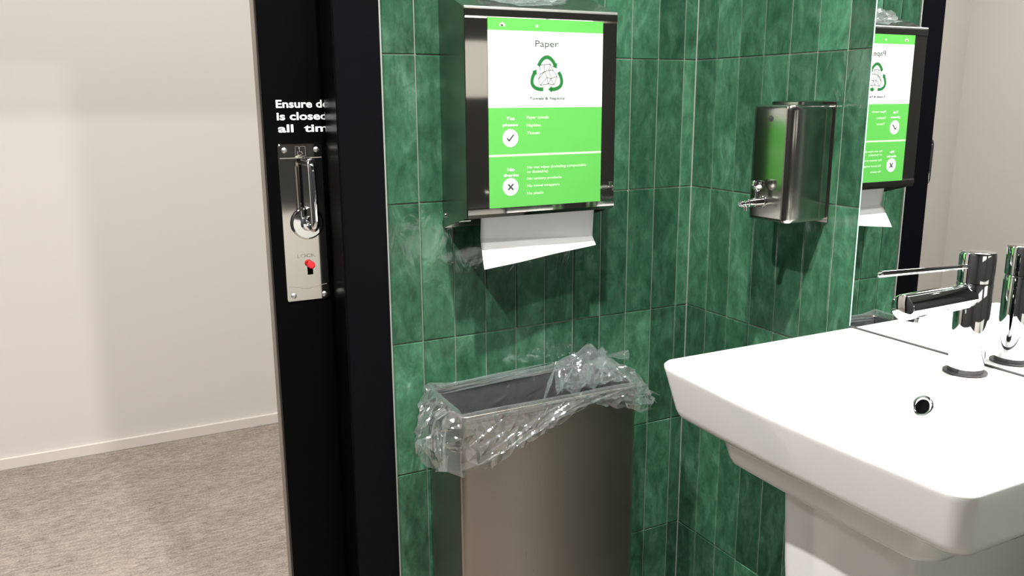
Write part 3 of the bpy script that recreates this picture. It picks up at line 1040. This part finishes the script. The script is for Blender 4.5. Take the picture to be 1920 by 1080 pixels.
# ------------------------------------------------------------------ bin liner (clear bag folded over the rim)
def smooth_curve(keys, u):
    """periodic piecewise cosine interpolation of (u, value)"""
    ks = sorted(keys); ks = [(ks[-1][0] - 1, ks[-1][1])] + ks + [(ks[0][0] + 1, ks[0][1])]
    for (a, va), (b, vb) in zip(ks, ks[1:]):
        if a <= u <= b:
            t = (u - a) / (b - a); t = t * t * (3 - 2 * t)
            return va + (vb - va) * t
    return ks[0][1]


NU, NV = 110, 16
W_, D_ = BX1 - BX0, BY1 - BY0
per = 2 * (W_ + D_)
def rim_pt(u):
    """u=0 at the front left corner, then along the front to the right, back, left"""
    s = u * per
    c = 0.006
    if s < W_: return Vector((BX0 + s, BY0, BZ)), Vector((0, -1, 0))
    s -= W_
    if s < D_: return Vector((BX1, BY0 + s, BZ)), Vector((1, 0, 0))
    s -= D_
    if s < W_: return Vector((BX1 - s, BY1, BZ)), Vector((0, 1, 0))
    s -= W_
    return Vector((BX0, BY1 - s, BZ)), Vector((-1, 0, 0))
uF, uR, uB = W_ / per, (W_ + D_) / per, (2 * W_ + D_) / per
drop = [(0.0, 0.088), (uF * .12, .090), (uF * .30, .066), (uF * .52, .038), (uF * .70, .014), (uF * .86, .030), (uF, .045), (uF + .06, .052), (uR, .030), (uR + .05, .020), (uR + .2, .016), (uB, .026), (uB + .07, .062), (.97, .088)]
bulge = [(0.0, 0.022), (uF * .12, .010), (uF * .5, .006), (uF * .75, .006), (uF * .92, .010), (uF, .026), (uF + .06, .046), (uR, .014), (uR + .12, .001), (uB - .02, .001), (uB + .04, .028), (.94, .046), (.98, .034)]
lift = [(0.0, 0.003), (uF * .5, .003), (uF, .004), (uF + .05, .006), (uR - .02, .012), (uR + .012, .036), (uR + .045, .020), (uR + .11, .006), (uR + .3, .004), (uB, .010), (uB + .05, .008), (.97, .006)]
centre = Vector(((BX0 + BX1) / 2, (BY0 + BY1) / 2, BZ))
bm = bmesh.new()
grid = []
for i in range(NU):
    u = i / NU
    p, nn = rim_pt(u)
    # smoothed normal near the corners
    q, n2 = rim_pt((u + 0.012) % 1); q2, n3 = rim_pt((u - 0.012) % 1)
    nn = (nn + n2 + n3).normalized()
    d_, b_, l_ = smooth_curve(drop, u), smooth_curve(bulge, u), smooth_curve(lift, u)
    col = []
    for j in range(NV + 1):
        v = j / NV
        if v < 0.42:                       # inside, going up
            t = v / 0.42
            zz = BZ - 0.16 * (1 - t) + l_ * t ** 3
            inw = 0.006 + 0.012 * (1 - t) * t * 2
            P_ = Vector((p.x, p.y, zz)) - nn * inw
            amp = 0.0045
        elif v < 0.54:                     # over the rim
            t = (v - 0.42) / 0.12
            a = PI * t
            rr_ = 0.0045 + b_ * 0.12
            P_ = Vector((p.x, p.y, BZ + l_ + math.sin(a) * 0.004)) + nn * (-0.006 * (1 - t) + (0.004 + b_ * 0.30) * t)
            amp = 0.0016
        else:                              # hanging outside
            t = (v - 0.54) / 0.46
            out = 0.004 + b_ * (0.30 + 0.70 * math.sin(PI * min(1, t * 1.15) * 0.62))
            zz = BZ + l_ * (1 - t) - (d_ + l_ * 0.0) * t
            P_ = Vector((p.x, p.y, zz)) + nn * out
            amp = 0.006 + 0.011 * min(1.0, b_ / 0.03)
        # crumple: ridged noise, mostly running down the film
        co = Vector(((P_.x + P_.z * 0.7) * 40, P_.y * 36, P_.z * 16))
        hsh = random.Random(i * 977 + j * 131)
        k_ = noise.noise(co * 0.55) * 1.1 + hsh.uniform(-0.55, 0.55)
        if v >= 0.54: P_.z += hsh.uniform(-1, 1) * amp * 0.35
        if v >= 0.54: P_ = P_ + Vector((-nn.y, nn.x, 0)) * hsh.uniform(-1, 1) * 0.003
        amp *= 0.62
        P_ = P_ + nn * k_ * amp + Vector((0, 0, 1)) * noise.noise(co * 0.8 + Vector((4, 8, 2))) * amp * 0.7
        # stay in front of the wall and outside the bin shell
        if P_.y > -0.0045: P_.y = -0.0045 - abs(k_) * 0.0004
        if v >= 0.54:
            if nn.y < -0.7 and P_.y > BY0 - 0.0030: P_.y = BY0 - 0.0030
            if nn.x > 0.7 and P_.x < BX1 + 0.003: P_.x = BX1 + 0.003
            if nn.x < -0.7 and P_.x > BX0 - 0.003: P_.x = BX0 - 0.003
        col.append(bm.verts.new(P_))
    grid.append(col)
for i in range(NU):
    a, b = grid[i], grid[(i + 1) % NU]
    for j in range(NV):
        if (i + j * 3) % 2: bm.faces.new((a[j], b[j], b[j + 1])); bm.faces.new((a[j], b[j + 1], a[j + 1]))
        else: bm.faces.new((a[j], b[j], a[j + 1])); bm.faces.new((b[j], b[j + 1], a[j + 1]))
# long straight pleats pressed into the film
prnd = random.Random(21)
def pleat(p0, p1, n_out, wd, ht):
    p0, p1, n_out = Vector(p0), Vector(p1), Vector(n_out).normalized()
    d = (p1 - p0).normalized(); sd_ = d.cross(n_out).normalized()
    K = 8; rws = []
    for q in range(K + 1):
        t = q / K; c_ = p0.lerp(p1, t); w2 = wd * (0.25 + math.sin(PI * t) * 0.75) * prnd.uniform(0.8, 1.2)
        h2 = ht * (0.2 + math.sin(PI * t))
        rws.append([bm.verts.new(c_ - sd_ * w2), bm.verts.new(c_ + n_out * h2 + sd_ * w2 * prnd.uniform(-.3, .3)), bm.verts.new(c_ + sd_ * w2)])
    for a, b in zip(rws, rws[1:]):
        bm.faces.new((a[0], a[1], b[1], b[0])); bm.faces.new((a[1], a[2], b[2], b[1]))
yf = BY0 - 0.007
# front: folds fan from the sagging left corner up towards the right
for q in range(13):
    t = q / 12
    xa = BX0 + 0.004 + 0.17 * t; dz = smooth_curve(drop, (xa - BX0) / per) - 0.006
    za = BZ - dz * prnd.uniform(0.55, 1.0)
    xb_2 = min(xa + prnd.uniform(0.03, 0.10), BX1); zb_2 = za + (xb_2 - xa) * prnd.uniform(0.35, 0.9)
    zb_2 = min(zb_2, BZ - 0.004)
    pleat((xa, yf, za), (xb_2, yf, zb_2), (0, -1, 0.1), prnd.uniform(.0012, .0030), prnd.uniform(.0015, .003))
pleat((BX0 + 0.012, yf - .002, BZ - .086), (BX0 + 0.20, yf, BZ - .022), (0, -1, 0.2), .0035, .004)
pleat((BX0 + 0.09, yf, BZ - .066), (BX0 + 0.20, yf, BZ - .006), (0, -1, 0.2), .0030, .003)
pleat((BX0 + 0.15, yf, BZ - .030), (BX1 - 0.02, yf, BZ + .001), (0, -1, 0.2), .0028, .003)
pleat((BX0 + 0.004, yf, BZ - .004), (BX1 - 0.06, yf, BZ - .001), (0, -1, 0.6), .0022, .002)
# left side lobe
for q in range(12):
    ya_ = prnd.uniform(BY0 - .004, BY1 - 0.02); zz_ = BZ - prnd.uniform(0.0, 0.045)
    xo = BX0 - 0.020 - prnd.uniform(0, .022)
    pleat((xo + .012, ya_, zz_), (xo, ya_ - prnd.uniform(-.02, .05), zz_ - prnd.uniform(.02, .045)), (-1, -0.5, 0.1), prnd.uniform(.0015, .0035), .003)
# right lobe
for q in range(8):
    ya_ = prnd.uniform(BY0, BY0 + 0.07); zz_ = BZ - prnd.uniform(-0.004, 0.016)
    pleat((BX1 + .012, ya_, zz_), (BX1 + prnd.uniform(.024, .044), ya_ + prnd.uniform(-.02, .02), zz_ - prnd.uniform(.012, .030)), (0.6, -1, 0.3), prnd.uniform(.0015, .003), .0025)
# back rim: film gathered in long bands
for q in range(7):
    xa = BX0 + prnd.uniform(-.005, .07); xb_2 = BX1 - prnd.uniform(0.05, 0.12)
    zz_ = BZ - 0.004 + q * 0.0028
    pleat((xa, BY1 - 0.009, zz_ - .004), (xb_2, BY1 - 0.010, zz_ + .004), (0, -1, 0.4), prnd.uniform(.0018, .0035), .0025)
# folds over the covered right part of the opening
for q in range(9):
    xa = -0.365 + prnd.uniform(0, .10); ya_ = BY0 + prnd.uniform(.006, .05)
    pleat((xa, ya_, BZ + .002), (xa + prnd.uniform(.04, .08), ya_ + prnd.uniform(.05, .09), BZ + prnd.uniform(.006, .022)), (-.3, -.6, 1), prnd.uniform(.0018, .0038), .003)
pleat((-0.405, BY0 + .012, BZ - .002), (-0.318, BY1 - .02, BZ + .010), (-.3, -.6, 1), .0036, .004)
# film stretched across the right third of the opening
gx = 40; gy = 18
G = []
for i in range(gx + 1):
    s = i / gx
    row = []
    for j in range(gy + 1):
        t = j / gy
        xl = -0.385 + 0.075 * t            # ragged left edge runs from front to back
        x = xl + (BX1 - 0.004 - xl) * s
        y = BY0 + 0.003 + (BY1 - BY0 - 0.008) * t
        sag = -0.020 * math.sin(PI * t) * (1 - 0.5 * s) + 0.004
        co = Vector((x * 40, y * 40, 3.0))
        rg = (1 - abs(noise.noise(co)) * 2.4)
        z = BZ + sag + rg * 0.009 + 0.028 * max(0, t - 0.55) * s * 2 + 0.004
        row.append(bm.verts.new((x, y, z)))
    G.append(row)
for i in range(gx):
    for j in range(gy): bm.faces.new((G[i][j], G[i + 1][j], G[i + 1][j + 1], G[i][j + 1]))
ln = link('bin_liner', bm, M['film'], smooth=True, angle=24)
tag(ln, 'clear plastic bin liner folded loosely over the rim of the steel bin', 'bin liner')
# knotted tuft at the back right (a part of the liner)
bm = bmesh.new()
kn = Vector((-0.226, -0.040, BZ + 0.024))
rnd = random.Random(4)
def petal(dirv, ln_, wd, fold):
    s, t_ = frame_of(dirv); d = Vector(dirv).normalized()
    rws = []
    for i in range(13):
        a = i / 12
        hw = wd * (0.12 + math.sin(PI * min(1, a * 0.80 + 0.03)) )
        rw = []
        for j in range(9):
            b = j / 8 * 2 - 1
            p_ = kn + d * ln_ * a + s * hw * b + t_ * fold * math.cos(b * 3.6 + a * 2) * a
            p_ += t_ * noise.noise(p_ * 60) * 0.006
            if p_.y > -0.005: p_.y = -0.005
            rw.append(bm.verts.new(p_))
        rws.append(rw)
    for x, y in zip(rws, rws[1:]):
        for j in range(8): bm.faces.new((x[j], x[j + 1], y[j + 1], y[j]))
petal((-0.72, 0.0, 0.60), 0.040, 0.011, 0.004)
petal((-0.30, -0.2, 0.5), 0.022, 0.010, 0.005)
petal((0.9, -0.1, -0.12), 0.058, 0.016, 0.006)
petal((0.5, -0.6, -0.5), 0.050, 0.018, 0.008)
petal((-0.2, -0.9, -0.35), 0.055, 0.020, 0.008)
petal((-0.8, -0.2, -0.45), 0.060, 0.014, 0.006)
k0 = bmesh.ops.create_icosphere(bm, subdivisions=3, radius=0.0095)
for v_ in k0['verts']:
    n_v = v_.co.normalized()
    v_.co = kn + Vector((v_.co.x * 1.0, v_.co.y, v_.co.z * 1.3)) + n_v * noise.noise(n_v * 3.5) * 0.006
kt = link('knot', bm, M['film'], ln, smooth=True, angle=60)

# ------------------------------------------------------------------ ceiling fittings
def downlight(loc, rad, lbl, grp):
    t = empty('ceiling_downlight', loc); tag(t, lbl, 'ceiling light', grp)
    bm = bmesh.new()
    lathe(bm, Vector(loc), (0, 0, -1), [(0, rad * 1.5), (0.004, rad * 1.5), (0.006, rad * 1.35), (0.006, rad * 1.05), (0.001, rad * 1.0)], n=40, cap1=False)
    link('trim_ring', bm, M['white_paint'], t, smooth=True)
    bm = bmesh.new()
    lathe(bm, Vector(loc), (0, 0, -1), [(0, rad), (0.002, rad)], n=40)
    link('lens', bm, M['lens'], t)
for (lx, ly), pw in BATH_LIGHTS:
    downlight((lx, ly, CEIL), 0.035, 'small round recessed downlight in the washroom ceiling', 'washroom downlights')
for hx in (-2.4, -0.9, 0.8, 2.6, 4.4, 6.2):
    downlight((hx, 0.80, 2.6), 0.26, 'large round recessed light in the corridor ceiling', 'corridor ceiling lights')
